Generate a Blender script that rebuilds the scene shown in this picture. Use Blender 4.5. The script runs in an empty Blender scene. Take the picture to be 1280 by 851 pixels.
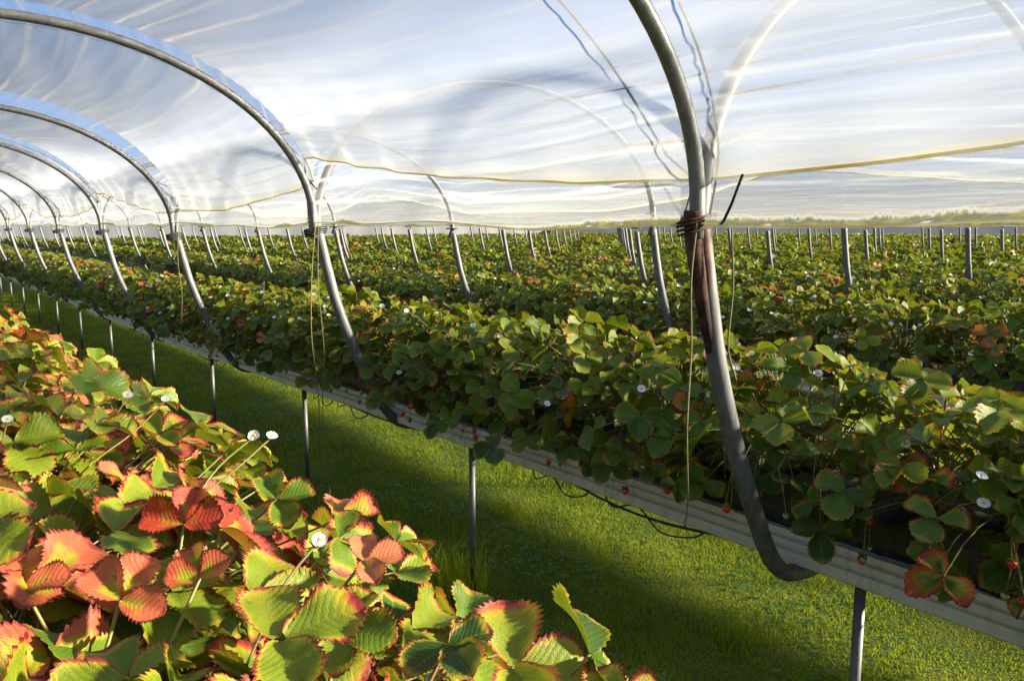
import bpy, math, random
import numpy as np
from mathutils import Vector, Matrix
random.seed(7); rng = np.random.default_rng(11)
R = math.radians; PI = math.pi
scene = bpy.context.scene
C = scene.collection
EYE = 1.76
GROUND = -0.08
PITCH_X = 2.5                                   # distance between table rows
HOOPS = [1.34 + 2.5*k for k in range(24)]        # arches along the rows
Y_END = 62.0
N_ROWS = 22

# ---------------------------------------------------------------- helpers
def sstep(a, b, x):
    t = np.clip((np.asarray(x, float)-a)/(b-a), 0, 1); return t*t*(3-2*t)
def zrow(y): return 0.715 - 0.12*float(sstep(0.5, 10, y))          # height of the gutter's lower edge
def row_x(n): return 0.08 if n == 0 else 2.32 + PITCH_X*(n-1)
def line_x(n, y=5.0):                                              # the line of hoop legs in front of row n
    return 1.66 + PITCH_X*(n-1) + 0.09*float(sstep(1.4, 3.8, y))

def link(o, parent=None):
    C.objects.link(o)
    if parent is not None: o.parent = parent
    return o
def tag(o, label=None, cat=None, group=None, kind=None):
    if label: o['label'] = label
    if cat: o['category'] = cat
    if group: o['group'] = group
    if kind: o['kind'] = kind
    return o
def empty(name, loc, rz=0.0):
    o = bpy.data.objects.new(name, None); o.location = loc; o.rotation_euler = (0, 0, rz)
    o.empty_display_size = .1
    return link(o)
def copy_tree(o, parent=None):
    c = o.copy(); C.objects.link(c)
    if parent is not None: c.parent = parent
    for ch in list(o.children): copy_tree(ch, c)
    return c

class MB:
    """collects all-quad geometry in arrays, then links it as one mesh object"""
    def __init__(s): s.v=[]; s.f=[]; s.uv=[]; s.col=[]; s.mi=[]; s.n=0
    def add(s, v, f, uv=None, col=(0,0,0,1), mi=0):
        v=np.asarray(v,float); f=np.asarray(f,int)
        s.v.append(v); s.f.append(f+s.n); s.n+=len(v)
        s.uv.append(np.zeros((len(v),2)) if uv is None else np.asarray(uv,float))
        c=np.asarray(col,float)
        s.col.append(np.tile(c,(len(v),1)) if c.ndim==1 else c)
        s.mi.append(np.full(len(f),mi,int))
    def tube(s, pts, r, n=8, mi=0, col=(0,0,0,1), cap=True):
        pts=np.asarray(pts,float); m=len(pts); r=np.broadcast_to(np.asarray(r,float),(m,))
        t=np.gradient(pts,axis=0); t/=np.linalg.norm(t,axis=1)[:,None]+1e-12
        ref=np.array([0,0,1.]) if abs(t[0][2])<.9 else np.array([1.,0,0])
        vs=[]; uv=[]; L=0
        a=np.cross(t[0],ref); a/=np.linalg.norm(a)
        for i in range(m):
            a=a-t[i]*np.dot(a,t[i]); a/=np.linalg.norm(a)+1e-12
            b=np.cross(t[i],a)
            if i: L+=np.linalg.norm(pts[i]-pts[i-1])
            an=np.arange(n)*2*PI/n
            vs.append(pts[i]+r[i]*(np.cos(an)[:,None]*a+np.sin(an)[:,None]*b)); uv+= [(k/n,L) for k in range(n)]
        vs=np.concatenate(vs); f=[]
        for i in range(m-1):
            for k in range(n):
                k2=(k+1)%n; f.append((i*n+k,i*n+k2,(i+1)*n+k2,(i+1)*n+k))
        if cap:
            extra=[]
            for i,e in ((0,-1),(m-1,1)):
                c=len(vs)+len(extra)
                extra.append(pts[i]); uv.append((0,0))
                for k in range(0,n,2):
                    q=(c,i*n+k,i*n+(k+1)%n,i*n+(k+2)%n)
                    f.append(q if e>0 else q[::-1])
            vs=np.concatenate([vs,np.array(extra)])
        s.add(vs,f,uv,col,mi)
    def box(s, x0,x1,y0,y1,z0,z1, mi=0):
        v=[(x,y,z) for x in (x0,x1) for y in (y0,y1) for z in (z0,z1)]
        f=[(0,1,3,2),(4,6,7,5),(0,4,5,1),(2,3,7,6),(0,2,6,4),(1,5,7,3)]
        s.add(v,f,mi=mi)
    def mesh(s, name, mats, smooth=True):
        me=bpy.data.meshes.new(name)
        v=np.concatenate(s.v); f=np.concatenate(s.f); mi=np.concatenate(s.mi)
        uv=np.concatenate(s.uv); col=np.concatenate(s.col)
        me.vertices.add(len(v)); me.vertices.foreach_set('co', v.astype(np.float32).ravel())
        me.loops.add(f.size); me.loops.foreach_set('vertex_index', f.astype(np.int32).ravel())
        me.polygons.add(len(f))
        me.polygons.foreach_set('loop_start', np.arange(0,f.size,4,dtype=np.int32))
        me.update(calc_edges=True)
        me.polygons.foreach_set('use_smooth', np.full(len(f), smooth))
        me.polygons.foreach_set('material_index', mi.astype(np.int32))
        ul=me.uv_layers.new(name='UVMap'); ul.data.foreach_set('uv', uv[f.ravel()].astype(np.float32).ravel())
        at=me.attributes.new('lc','FLOAT_COLOR','POINT'); at.data.foreach_set('color', col.astype(np.float32).ravel())
        for m in (mats if isinstance(mats,(list,tuple)) else [mats]): me.materials.append(m)
        me.validate(); me.update()
        return me
    def build(s, name, mats, parent=None, smooth=True, loc=None):
        o=bpy.data.objects.new(name, s.mesh(name,mats,smooth))
        if loc is not None: o.location=loc
        return link(o,parent)

def catmull(pts,per=6):
    p=np.asarray(pts,float); p=np.vstack([2*p[0]-p[1],p,2*p[-1]-p[-2]]); out=[]
    for i in range(1,len(p)-2):
        for t_ in np.arange(per)/per:
            out.append(.5*((2*p[i])+(-p[i-1]+p[i+1])*t_+(2*p[i-1]-5*p[i]+4*p[i+1]-p[i+2])*t_**2+(-p[i-1]+3*p[i]-3*p[i+1]+p[i+2])*t_**3))
    out.append(p[-2]); return np.array(out)

# ---------------------------------------------------------------- node helpers
class NT:
    def __init__(s, name):
        s.m=bpy.data.materials.new(name); s.m.use_nodes=True
        s.t=s.m.node_tree; s.t.nodes.clear()
        s.out=s.n('ShaderNodeOutputMaterial')
    def n(s, typ, **k):
        x=s.t.nodes.new(typ)
        for a,b in k.items(): setattr(x,a,b)
        return x
    def l(s,a,b): s.t.links.new(a,b)
    def put(s, sock, val):
        if val is None: return
        if hasattr(val,'is_linked'): s.l(val,sock)
        else:
            if isinstance(val,(tuple,list)) and len(val)==3 and sock.type=='RGBA': val=(*val,1)
            sock.default_value=val
    def math(s, op, a, b=None, c=None, clamp=False):
        x=s.n('ShaderNodeMath',operation=op,use_clamp=clamp)
        for i,v in enumerate((a,b,c)):
            if v is not None: s.put(x.inputs[i],v)
        return x.outputs[0]
    def mix(s, fac, a, b, blend='MIX'):
        x=s.n('ShaderNodeMix',data_type='RGBA',blend_type=blend)
        s.put(x.inputs[0],fac); s.put(x.inputs[6],a); s.put(x.inputs[7],b)
        return x.outputs[2]
    def ramp(s, v, a, b, lo=0., hi=1.):
        x=s.n('ShaderNodeMapRange',interpolation_type='SMOOTHSTEP')
        s.put(x.inputs[0],v); s.put(x.inputs[1],a); s.put(x.inputs[2],b); s.put(x.inputs[3],lo); s.put(x.inputs[4],hi)
        return x.outputs[0]
    def noise(s, vec, scale, detail=3, rough=.55, dist=0.):
        x=s.n('ShaderNodeTexNoise'); 
        if vec is not None: s.l(vec,x.inputs['Vector'])
        x.inputs['Scale'].default_value=scale; x.inputs['Detail'].default_value=detail
        x.inputs['Roughness'].default_value=rough; x.inputs['Distortion'].default_value=dist
        return x.outputs[0]
    def scaled(s, vec, sc):
        x=s.n('ShaderNodeVectorMath',operation='MULTIPLY'); s.l(vec,x.inputs[0]); x.inputs[1].default_value=sc
        return x.outputs[0]
    def sep(s, vec):
        x=s.n('ShaderNodeSeparateXYZ'); s.l(vec,x.inputs[0]); return x.outputs
    def tc(s, w='Object'): return s.n('ShaderNodeTexCoord').outputs[w]
    def pos(s): return s.n('ShaderNodeNewGeometry').outputs['Position']
    def bump(s, h, strength, dist=.01):
        x=s.n('ShaderNodeBump'); x.inputs['Strength'].default_value=strength; x.inputs['Distance'].default_value=dist
        s.l(h,x.inputs['Height']); return x.outputs[0]
    def bsdf(s, col, rough=.5, metal=0., spec=.5, normal=None):
        x=s.n('ShaderNodeBsdfPrincipled')
        s.put(x.inputs['Base Color'],col); s.put(x.inputs['Roughness'],rough); s.put(x.inputs['Metallic'],metal)
        x.inputs['Specular IOR Level'].default_value=spec
        if normal is not None: s.l(normal,x.inputs['Normal'])
        return x.outputs[0]
    def translucent(s, col, normal=None):
        x=s.n('ShaderNodeBsdfTranslucent'); s.put(x.inputs[0],col)
        if normal is not None: s.l(normal,x.inputs['Normal'])
        return x.outputs[0]
    def mixs(s, fac, a, b):
        x=s.n('ShaderNodeMixShader'); s.put(x.inputs[0],fac); s.l(a,x.inputs[1]); s.l(b,x.inputs[2]); return x.outputs[0]
    def done(s, sh): s.l(sh,s.out.inputs[0]); return s.m

# ---------------------------------------------------------------- materials
def mat_leaf(name, autumn):
    t=NT(name)
    uv=t.sep(t.tc('UV')); a=t.n('ShaderNodeAttribute',attribute_name='lc')
    ac=t.n('ShaderNodeSeparateColor'); t.l(a.outputs['Color'],ac.inputs[0]); red,shade,age=ac.outputs
    orn=t.n('ShaderNodeObjectInfo').outputs['Random']
    ob=t.tc('Object')
    u=t.math('ABSOLUTE',t.math('MULTIPLY_ADD',uv[0],2.,-1.)); v=uv[1]
    n1=t.math('MULTIPLY_ADD',t.noise(ob,30,4,.65),1.5,-.25); n2=t.noise(ob,140,2); n3=t.noise(ob,9,2)
    e=t.math('POWER',t.math('MAXIMUM',u,v),2.6)
    en=t.math('ADD',e,t.math('MULTIPLY',t.math('SUBTRACT',n1,.5),.55))
    q=t.math('ADD',t.math('SUBTRACT',t.math('MULTIPLY',v,8.5),t.math('MULTIPLY',t.math('POWER',u,1.25),3.0)),t.math('MULTIPLY',t.noise(ob,22,2),1.3))
    fr=t.math('ABSOLUTE',t.math('SUBTRACT',t.math('FRACT',t.math('ADD',q,10.)),.5))   # 0.5 on a side vein
    vein=t.math('MAXIMUM',t.ramp(fr,.42,.5),t.ramp(u,.07,.02))
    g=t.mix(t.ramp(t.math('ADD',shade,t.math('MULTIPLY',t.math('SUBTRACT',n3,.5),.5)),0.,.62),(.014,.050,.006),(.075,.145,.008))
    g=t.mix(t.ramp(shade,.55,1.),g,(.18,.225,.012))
    g=t.mix(t.math('MULTIPLY',vein,.32),g,(.19,.24,.03))
    g=t.mix(t.math('MULTIPLY',t.ramp(n2,.55,.75),.35),g,(.02,.05,.008))
    # autumn: yellow, then orange, then crimson towards the margin
    lo=t.math('SUBTRACT',1.05,t.math('MULTIPLY',red,1.15))
    f1=t.ramp(en,t.math('SUBTRACT',lo,.35),lo)
    f2=t.ramp(en,t.math('SUBTRACT',lo,.05),t.math('ADD',lo,.22))
    g=t.mix(t.math('MULTIPLY',f1,.85 if autumn else .6),g,(.33,.27,.018))
    rc=t.mix(age,(.37,.026,.022),(.54,.15,.075))
    rc=t.mix(t.math('MULTIPLY',vein,.12),rc,(.45,.2,.04))
    g=t.mix(t.math('MULTIPLY',f2,.95),g,rc)
    rim=t.math('MULTIPLY',t.ramp(t.math('ADD',e,t.math('MULTIPLY',t.math('SUBTRACT',n1,.5),.35)),.70,.88),t.ramp(red,.05,.35))
    g=t.mix(t.math('MULTIPLY',rim,.85),g,(.15,.012,.020))
    # dry brown spots
    sp=t.math('MULTIPLY',t.ramp(n2,.70,.74),t.ramp(red,.2,.6))
    g=t.mix(t.math('MULTIPLY',sp,.7),g,(.10,.03,.012))
    vo=t.n('ShaderNodeTexVoronoi',feature='DISTANCE_TO_EDGE'); t.l(t.scaled(t.tc('UV'),(9.,12.,1)),vo.inputs['Vector']); vo.inputs['Scale'].default_value=2.2
    net=t.ramp(vo.outputs['Distance'],.0,.22)
    h=t.math('ADD',t.math('MULTIPLY',t.ramp(fr,.5,.12),.8),t.math('MULTIPLY',net,.5))
    nb=t.bump(h,.34,.0013)
    s=t.bsdf(g,.46,0,.28,nb)
    tr=t.translucent(t.mix(.40,g,(.30,.34,.012)),nb)
    return t.done(t.mixs(.26 if autumn else .32,s,tr))
def simple(name, col, rough=.5, metal=0., spec=.5, var=None, scale=20., bump=0., trans=0.):
    t=NT(name); ob=t.tc('Object'); n=t.noise(ob,scale,4)
    c=col if var is None else t.mix(t.ramp(n,.3,.7),col,var)
    nb=t.bump(n,bump,.004) if bump else None
    s=t.bsdf(c,rough,metal,spec,nb)
    if trans: s=t.mixs(trans,s,t.translucent(c))
    return t.done(s)
def mat_steel(name, base=(.135,.14,.148), rust=0.0):
    t=NT(name); ob=t.tc('Object'); ps=t.pos()
    st=t.scaled(ob,(60,60,5)); n=t.noise(st,1.,4); n2=t.noise(ob,25,4); n3=t.noise(ob,7,3)
    c=t.mix(t.ramp(n,.3,.7),tuple(x*.72 for x in base),tuple(x*1.15 for x in base))
    c=t.mix(t.math('MULTIPLY',t.ramp(n2,.58,.72),.6),c,(.10,.095,.085))
    if rust:
        z=t.sep(ob)[2]; x=t.sep(ob)[0]
        m=t.ramp(t.math('ADD',z,t.math('MULTIPLY',n3,.20)),-.30,-.02)
        m=t.math('MULTIPLY',m,t.ramp(t.math('ADD',x,t.math('MULTIPLY',t.math('SUBTRACT',n2,.5),.03)),.030,.004))
        m=t.math('MAXIMUM',m,t.ramp(t.math('ADD',z,t.math('MULTIPLY',n2,.06)),-.035,.02))
        c=t.mix(t.math('MULTIPLY',m,rust),c,t.mix(t.ramp(n2,.35,.65),(.03,.014,.011),(.13,.045,.02)))
    return t.done(t.bsdf(c,.5,.25,.5,t.bump(n2,.12,.003)))
def mat_rust(name):
    t=NT(name); ob=t.tc('Object'); n=t.noise(ob,45,5); n2=t.noise(ob,9,3)
    c=t.mix(t.ramp(n,.35,.65),(.022,.012,.010),(.075,.027,.017)); c=t.mix(t.ramp(n2,.55,.7),c,(.08,.07,.065))
    return t.done(t.bsdf(c,.85,.1,.3,t.bump(n,.5,.003)))
def mat_film(name, clear=.66, dirt=1.0, moss=1.0, tone=1., painted_lift=0., haze=0., graze=.7):
    t=NT(name); uv=t.sep(t.tc('UV')); ps=t.pos()
    a=t.n('ShaderNodeAttribute',attribute_name='lc'); ac=t.n('ShaderNodeSeparateColor'); t.l(a.outputs['Color'],ac.inputs[0])
    dR,dL,foldx=ac.outputs                     # metres from the right hem, the left hem; fold crest
    uvv=t.tc('UV')
    s1=t.noise(t.scaled(uvv,(9.,.55,1)),1.,4,.6); s2=t.noise(t.scaled(uvv,(45.,1.6,1)),1.,3,.6); s3=t.noise(t.scaled(uvv,(55.,14.,1)),1.,4,.65)
    c=t.mix(t.ramp(s1,.3,.7),tuple(tone*x for x in (.34,.365,.405)),tuple(tone*x for x in (.43,.45,.47)))
    low=t.ramp(t.math('ADD',dR,t.math('MULTIPLY',t.math('SUBTRACT',s1,.5),.25)),.95,.35)      # lower sheet coloured paler, painted brightness where the next tunnel shades it
    if painted_lift: c=t.mix(t.math('MULTIPLY',low,painted_lift),c,t.mix(t.ramp(s1,.3,.7),(.25,.275,.315),(.32,.34,.37)))
    # creases that run along the tunnel: a pale band painted as their highlight, with dust settled in its core
    near=a.outputs['Alpha']
    fx=t.math('ADD',t.math('MULTIPLY',foldx,40.),t.math('MULTIPLY',t.math('SUBTRACT',t.noise(t.scaled(uvv,(5.,1.3,1)),1.,3),.5),.28))
    ix=t.math('ROUND',fx); d=t.math('SUBTRACT',1.,t.math('MULTIPLY',t.math('ABSOLUTE',t.math('SUBTRACT',fx,ix)),2.))
    cv=t.n('ShaderNodeCombineXYZ'); t.l(ix,cv.inputs[0]); t.l(t.math('FLOOR',t.math('DIVIDE',t.math('SUBTRACT',t.sep(uvv)[1],1.34),2.5)),cv.inputs[1])
    wn=t.n('ShaderNodeTexWhiteNoise',noise_dimensions='2D'); t.l(cv.outputs[0],wn.inputs['Vector']); rnd=wn.outputs['Value']
    stg=t.math('MULTIPLY',t.ramp(rnd,.05,.9,.25,1.),t.math('MULTIPLY_ADD',near,.75,.30))
    wc=t.math('MULTIPLY',t.math('MULTIPLY',t.ramp(d,.62,1.),stg),t.ramp(s2,.25,.65,.75,1.),clamp=True)
    cr=t.math('MULTIPLY',t.math('MULTIPLY',t.ramp(d,.86,.96),stg),t.ramp(t.math('ADD',s3,t.math('MULTIPLY',s2,.5)),.55,.90),clamp=True)
    c=t.mix(t.math('MULTIPLY',cr,min(1,.75*dirt)),c,(.21,.17,.11))
    # algae along both hems
    mr=t.math('MULTIPLY',t.ramp(t.math('ADD',dR,t.math('MULTIPLY',s3,.09)),.115,.02),t.ramp(s2,.30,.62))
    c=t.mix(t.math('MULTIPLY',mr,.75*moss),c,(.36,.27,.04))
    yy=t.sep(uvv)[1]
    st=t.noise(t.scaled(uvv,(6.,120.,1)),1.,3,.7); sq=t.noise(t.scaled(uvv,(.0,9.,1)),1.,2); zone=t.noise(t.scaled(uvv,(.0,1.1,1)),1.,2)
    zone=t.math('MAXIMUM',t.ramp(yy,2.25,1.7),t.ramp(zone,.50,.62))
    reach=t.math('MULTIPLY',t.math('ADD',.014,t.math('MULTIPLY',t.math('MULTIPLY',t.ramp(st,.2,.8),t.ramp(sq,.2,.8)),.024)),zone)
    ml=t.ramp(t.math('SUBTRACT',dL,reach),.016,-.004)
    ml=t.math('MULTIPLY',ml,t.ramp(s3,.20,.42))
    c=t.mix(t.math('MULTIPLY',ml,.92*moss),c,t.mix(t.ramp(s3,.4,.7),(.03,.036,.005),(.11,.105,.018)))
    stain=t.math('MAXIMUM',t.math('MULTIPLY',cr,.8*dirt),t.math('MAXIMUM',t.math('MULTIPLY',ml,1.*moss),t.math('MULTIPLY',mr,.7*moss)))
    lw=t.n('ShaderNodeLayerWeight'); lw.inputs['Blend'].default_value=.5
    ang=t.math('SUBTRACT',1.,t.math('MULTIPLY',t.math('POWER',lw.outputs['Facing'],1.5),graze))
    wc=t.math('MULTIPLY',wc,t.math('MULTIPLY',t.ramp(dL,.03,.16),t.math('SUBTRACT',1.,t.math('MULTIPLY',mr,.9))))
    c=t.mix(t.math('MULTIPLY',wc,.62),c,tuple(tone*x for x in (.80,.80,.79)))
    ang=t.math('MULTIPLY',ang,t.math('SUBTRACT',1.,t.math('MULTIPLY',wc,.42)))
    op=t.math('MULTIPLY',t.math('MULTIPLY',t.math('SUBTRACT',1.,stain),ang),t.math('MULTIPLY_ADD',t.ramp(s1,.25,.75),-.14,clear+.07))
    if painted_lift: op=t.math('MULTIPLY',op,t.math('SUBTRACT',1.,t.math('MULTIPLY',low,.12)))
    nb=t.bump(t.math('ADD',t.math('ADD',t.math('MULTIPLY',s2,.35),t.math('MULTIPLY',s3,.12)),t.math('MULTIPLY',wc,1.5)),.16,.010)
    tl=t.translucent(c,nb)
    df=t.n('ShaderNodeBsdfDiffuse'); t.put(df.inputs[0],c); t.l(nb,df.inputs['Normal'])
    body=t.mixs(.22,tl,df.outputs[0])
    if haze:      # part of the light goes straight on but spread a little, so that things behind the film lose their edges
        rf=t.n('ShaderNodeBsdfRefraction'); rf.inputs['IOR'].default_value=1.07; rf.inputs['Roughness'].default_value=1.; rf.inputs[0].default_value=(.93,.95,.97,1)
        body=t.mixs(t.math('MULTIPLY',t.math('MULTIPLY',haze,t.math('SUBTRACT',1.,t.math('POWER',lw.outputs['Facing'],3.))),t.math('SUBTRACT',1.,stain)),body,rf.outputs[0])
    tp=t.n('ShaderNodeBsdfTransparent'); tp.inputs[0].default_value=(.96,.97,.98,1)
    sh=t.mixs(op,body,tp.outputs[0])
    gl=t.n('ShaderNodeBsdfGlossy'); gl.inputs['Roughness'].default_value=.22; gl.inputs[0].default_value=(1,1,1,1); t.l(nb,gl.inputs['Normal'])
    return t.done(t.mixs(.02,sh,gl.outputs[0]))

M={}
M['leaf']=mat_leaf('strawberry_leaf',False)
M['leaf_autumn']=mat_leaf('strawberry_leaf_autumn',True)
M['stalk']=simple('leaf_stalk',(.22,.25,.05),.5,var=(.22,.13,.05),scale=14,trans=.15)
M['petal']=simple('white_petal',(.80,.80,.76),.6,trans=.25)
M['pollen']=simple('yellow_flower_centre',(.55,.42,.05),.7,var=(.35,.30,.05),scale=200,bump=.5)
M['berry_red']=simple('ripe_berry',(.48,.018,.010),.28,var=(.58,.05,.02),scale=90,bump=.35)
M['berry_green']=simple('unripe_berry',(.26,.31,.06),.4,var=(.42,.42,.16),scale=90,bump=.35)
M['berry_turn']=simple('ripening_berry',(.50,.10,.03),.35,var=(.45,.35,.10),scale=50,bump=.35)
M['calyx']=simple('berry_calyx',(.07,.14,.02),.55,trans=.2)
M['steel']=mat_steel('galvanised_tube'); M['steel_rust']=mat_steel('rusting_tube',(.125,.13,.137),1.0)
M['dark_steel']=mat_steel('dark_clamp_steel',(.05,.05,.055)); M['post']=mat_steel('post_steel',(.13,.13,.126)); M['rust']=mat_rust('rusty_iron')
M['gutter']=NT('white_gutter_sheet')
def mat_gutter():
    t=NT('white_coated_gutter'); ob=t.tc('Object'); z=t.sep(t.tc('UV'))[0]
    n=t.noise(t.scaled(ob,(30,2.5,30)),1.,4); n2=t.noise(t.scaled(ob,(18,18,3)),1.,4)
    c=t.mix(t.ramp(n,.35,.7),(.60,.595,.58),(.52,.515,.49))
    c=t.mix(t.math('MULTIPLY',t.ramp(n2,.52,.74),.35),c,(.17,.155,.11))
    n4=t.noise(t.scaled(ob,(2,26,2)),1.,4); n5=t.noise(ob,2.2,2)
    c=t.mix(t.math('MULTIPLY',t.math('MULTIPLY',t.ramp(n4,.50,.66),t.ramp(n5,.4,.7)),.4),c,(.13,.125,.075))
    c=t.mix(t.math('MULTIPLY',t.ramp(t.noise(ob,150,2),.70,.76),.7),c,(.06,.05,.035))
    return t.done(t.bsdf(c,.42,0.,.45,t.bump(n,.08,.003)))
M['gutter']=mat_gutter()
def mat_bag():
    t=NT('black_polythene_bag'); ob=t.tc('Object'); n=t.noise(t.scaled(ob,(6,3,90)),1.,4); n2=t.noise(ob,20,4)
    return t.done(t.bsdf(t.mix(t.ramp(n2,.4,.75),(.012,.012,.016),(.035,.034,.04)),.36,0,.5,t.bump(n,.6,.012)))
M['bag']=mat_bag()
M['film']=mat_film('tunnel_polythene',.24,1.6,1.,.33,painted_lift=1.,haze=.46,graze=.7); M['film_next']=mat_film('next_polythene',.91,1.,1.,1.3,graze=.2); M['film_far']=mat_film('clearer_far_polythene',.95,1.,1.,.45,graze=.2); M['hem']=simple('film_hem',(.84,.82,.72),.6,var=(.70,.60,.25),scale=5,trans=.5); M['clear']=mat_film('clear_polythene',.84,.6,.2,.35,graze=.25)  # far film made clearer so more sun reaches the rows
M['cord']=simple('weathered_cord',(.03,.025,.02),.8,var=(.06,.05,.035),scale=60)
M['black_cord']=simple('black_cord',(.012,.011,.010),.7)
M['twine']=simple('yellow_twine',(.15,.14,.045),.8,var=(.10,.09,.035),scale=60)
M['hose']=simple('black_hose',(.014,.014,.015),.4)
M['white_plastic']=simple('white_plastic',(.6,.6,.58),.4)

def mat_grass(name):
    t=NT(name); ps=t.pos(); a=t.n('ShaderNodeAttribute',attribute_name='lc'); ac=t.n('ShaderNodeSeparateColor'); t.l(a.outputs['Color'],ac.inputs[0])
    n=t.noise(ps,1.6,4); n2=t.noise(ps,7.,3); n3=t.noise(ps,2.7,4)
    c=t.mix(t.ramp(n,.35,.65),(.080,.165,.004),(.22,.29,.005))
    c=t.mix(t.ramp(n2,.5,.72),c,(.24,.26,.006))
    c=t.mix(t.math('MULTIPLY',t.ramp(n3,.60,.74),.6),c,(.17,.14,.035))
    c=t.mix(ac.outputs[0],c,(.23,.27,.012)); c=t.mix(t.ramp(ac.outputs[1],.94,.98),c,(.30,.25,.08))
    s=t.bsdf(c,.6,0,.12); return t.done(t.mixs(.45,s,t.translucent(t.mix(.5,c,(.45,.47,.01)))))
M['grass']=mat_grass('grass_blade')
M['clover']=simple('clover_leaf',(.04,.125,.015),.5,var=(.08,.17,.02),scale=3,trans=.3)
def mat_ground():
    t=NT('turf_soil'); ps=t.pos(); n=t.noise(ps,3.,5); n2=t.noise(ps,60,4)
    c=t.mix(t.ramp(n,.35,.68),(.05,.085,.008),(.10,.12,.014)); c=t.mix(t.ramp(n2,.5,.75),c,(.05,.04,.02))
    return t.done(t.bsdf(c,.95,0,.1,t.bump(n2,.8,.02)))
M['ground']=mat_ground()
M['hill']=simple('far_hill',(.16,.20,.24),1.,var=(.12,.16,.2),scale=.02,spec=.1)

# ---------------------------------------------------------------- camera, sun, sky
th=R(38.025); ph=R(8.166)
cam=bpy.data.cameras.new('camera'); co=bpy.data.objects.new('camera',cam); C.objects.link(co)
cam.sensor_width=36; cam.lens=28.125; cam.clip_end=4000; cam.clip_start=.02
co.location=(0,0,EYE); co.rotation_euler=(PI/2-ph,0,-th); scene.camera=co

SUN_AZ=Vector((.75,-.66)); SUN_EL=R(17.5)
sd=Vector((SUN_AZ.x*math.cos(SUN_EL),SUN_AZ.y*math.cos(SUN_EL),math.sin(SUN_EL))).normalized()
sl=bpy.data.lights.new('sun','SUN'); sl.energy=5.0; sl.angle=R(4.); sl.color=(1.,.86,.64)
so=bpy.data.objects.new('sun',sl); C.objects.link(so); so.rotation_euler=sd.to_track_quat('Z','Y').to_euler()

w=bpy.data.worlds.new('World'); scene.world=w; w.use_nodes=True
nt=w.node_tree; nt.nodes.clear()
wo=nt.nodes.new('ShaderNodeOutputWorld'); bg=nt.nodes.new('ShaderNodeBackground'); sky=nt.nodes.new('ShaderNodeTexSky')
sky.sky_type='NISHITA'; sky.sun_disc=False; sky.sun_elevation=SUN_EL; sky.sun_rotation=math.atan2(SUN_AZ.x,SUN_AZ.y)
sky.air_density=.8; sky.dust_density=.2; sky.ozone_density=3.0
tcw=nt.nodes.new('ShaderNodeTexCoord'); mp=nt.nodes.new('ShaderNodeMapping'); mp.inputs['Scale'].default_value=(1.3,1.3,1.9)
nz=nt.nodes.new('ShaderNodeTexNoise'); nz.inputs['Scale'].default_value=1.7; nz.inputs['Detail'].default_value=7; nz.inputs['Roughness'].default_value=.55
mr=nt.nodes.new('ShaderNodeMapRange'); mr.interpolation_type='SMOOTHSTEP'; mr.inputs[1].default_value=.50; mr.inputs[2].default_value=.80
veil=nt.nodes.new('ShaderNodeMix'); veil.data_type='RGBA'; veil.inputs[0].default_value=.88; veil.inputs[7].default_value=(1.0,1.62,2.9,1); nt.links.new(sky.outputs[0],veil.inputs[6])
mx=nt.nodes.new('ShaderNodeMix'); mx.data_type='RGBA'; mx.inputs[7].default_value=(1.45,1.68,2.1,1)
nt.links.new(tcw.outputs['Generated'],mp.inputs['Vector']); nt.links.new(mp.outputs[0],nz.inputs['Vector'])
nt.links.new(nz.outputs[0],mr.inputs[0]); nt.links.new(mr.outputs[0],mx.inputs[0]); nt.links.new(veil.outputs[2],mx.inputs[6])
nt.links.new(mx.outputs[2],bg.inputs['Color']); nt.links.new(bg.outputs[0],wo.inputs[0])
bg.inputs['Strength'].default_value=.058
scene.view_settings.view_transform='Standard'; scene.view_settings.look='None'; scene.view_settings.gamma=1; scene.view_settings.use_curve_mapping=False
scene.view_settings.exposure=2.45
scene.cycles.max_bounces=10; scene.cycles.transparent_max_bounces=24; scene.cycles.transmission_bounces=8; scene.cycles.diffuse_bounces=4
scene.cycles.use_denoising=True
scene.cycles.sample_clamp_indirect=6

# ---------------------------------------------------------------- ground, far hills
g=MB()
g.add([(-900,-900,GROUND),(900,-900,GROUND),(900,900,GROUND),(-900,900,GROUND)],[(0,1,2,3)])
tag(g.build('ground',M['ground']),kind='structure')
hm=MB(); n=80; vs=[]; 
for i in range(n+1):
    a=R(-75)+R(160)*i/n
    hh=4+2*math.sin(a*5)+1.5*math.sin(a*13+1)
    for r_,z in ((520,GROUND-.5),(560,hh*.7),(620,hh),(760,GROUND-.5)):
        vs.append((r_*math.sin(a),r_*math.cos(a),z))
hm.add(vs,[(4*i+j,4*i+4+j,4*i+5+j,4*i+1+j) for i in range(n) for j in range(3)])
tag(hm.build('hills',M['hill']),kind='structure')

# pale film curtains closing the far side and the far end of the field
M['curtain']=simple('dusty_curtain_film',(.10,.115,.14),.6,var=(.075,.09,.105),scale=.4,trans=.3)
for x0,y0,x1,y1,lab in ((57.,-5.,57.,66.,'pale film curtain along the far side of the field, just under the tunnel hems'),(-12.,66.,57.,66.,'pale film curtain across the far end of the field behind the rows of legs')):
    b=MB(); k_=60; vs=[]
    for i in range(k_+1):
        t_=i/k_; o_=.12*math.sin(i*1.9); x=x0+(x1-x0)*t_+(o_ if y0!=y1 else 0); y=y0+(y1-y0)*t_+(0 if y0!=y1 else o_)
        vs+= [(x,y,GROUND),(x,y,1.05),(x,y,1.72+.03*math.sin(i*2.3))]
    b.add(vs,[(3*i+j,3*i+3+j,3*i+4+j,3*i+1+j) for i in range(k_) for j in range(2)])
    tag(b.build('film_curtain',M['curtain']),lab,'film curtain','film curtains round the field')
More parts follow.
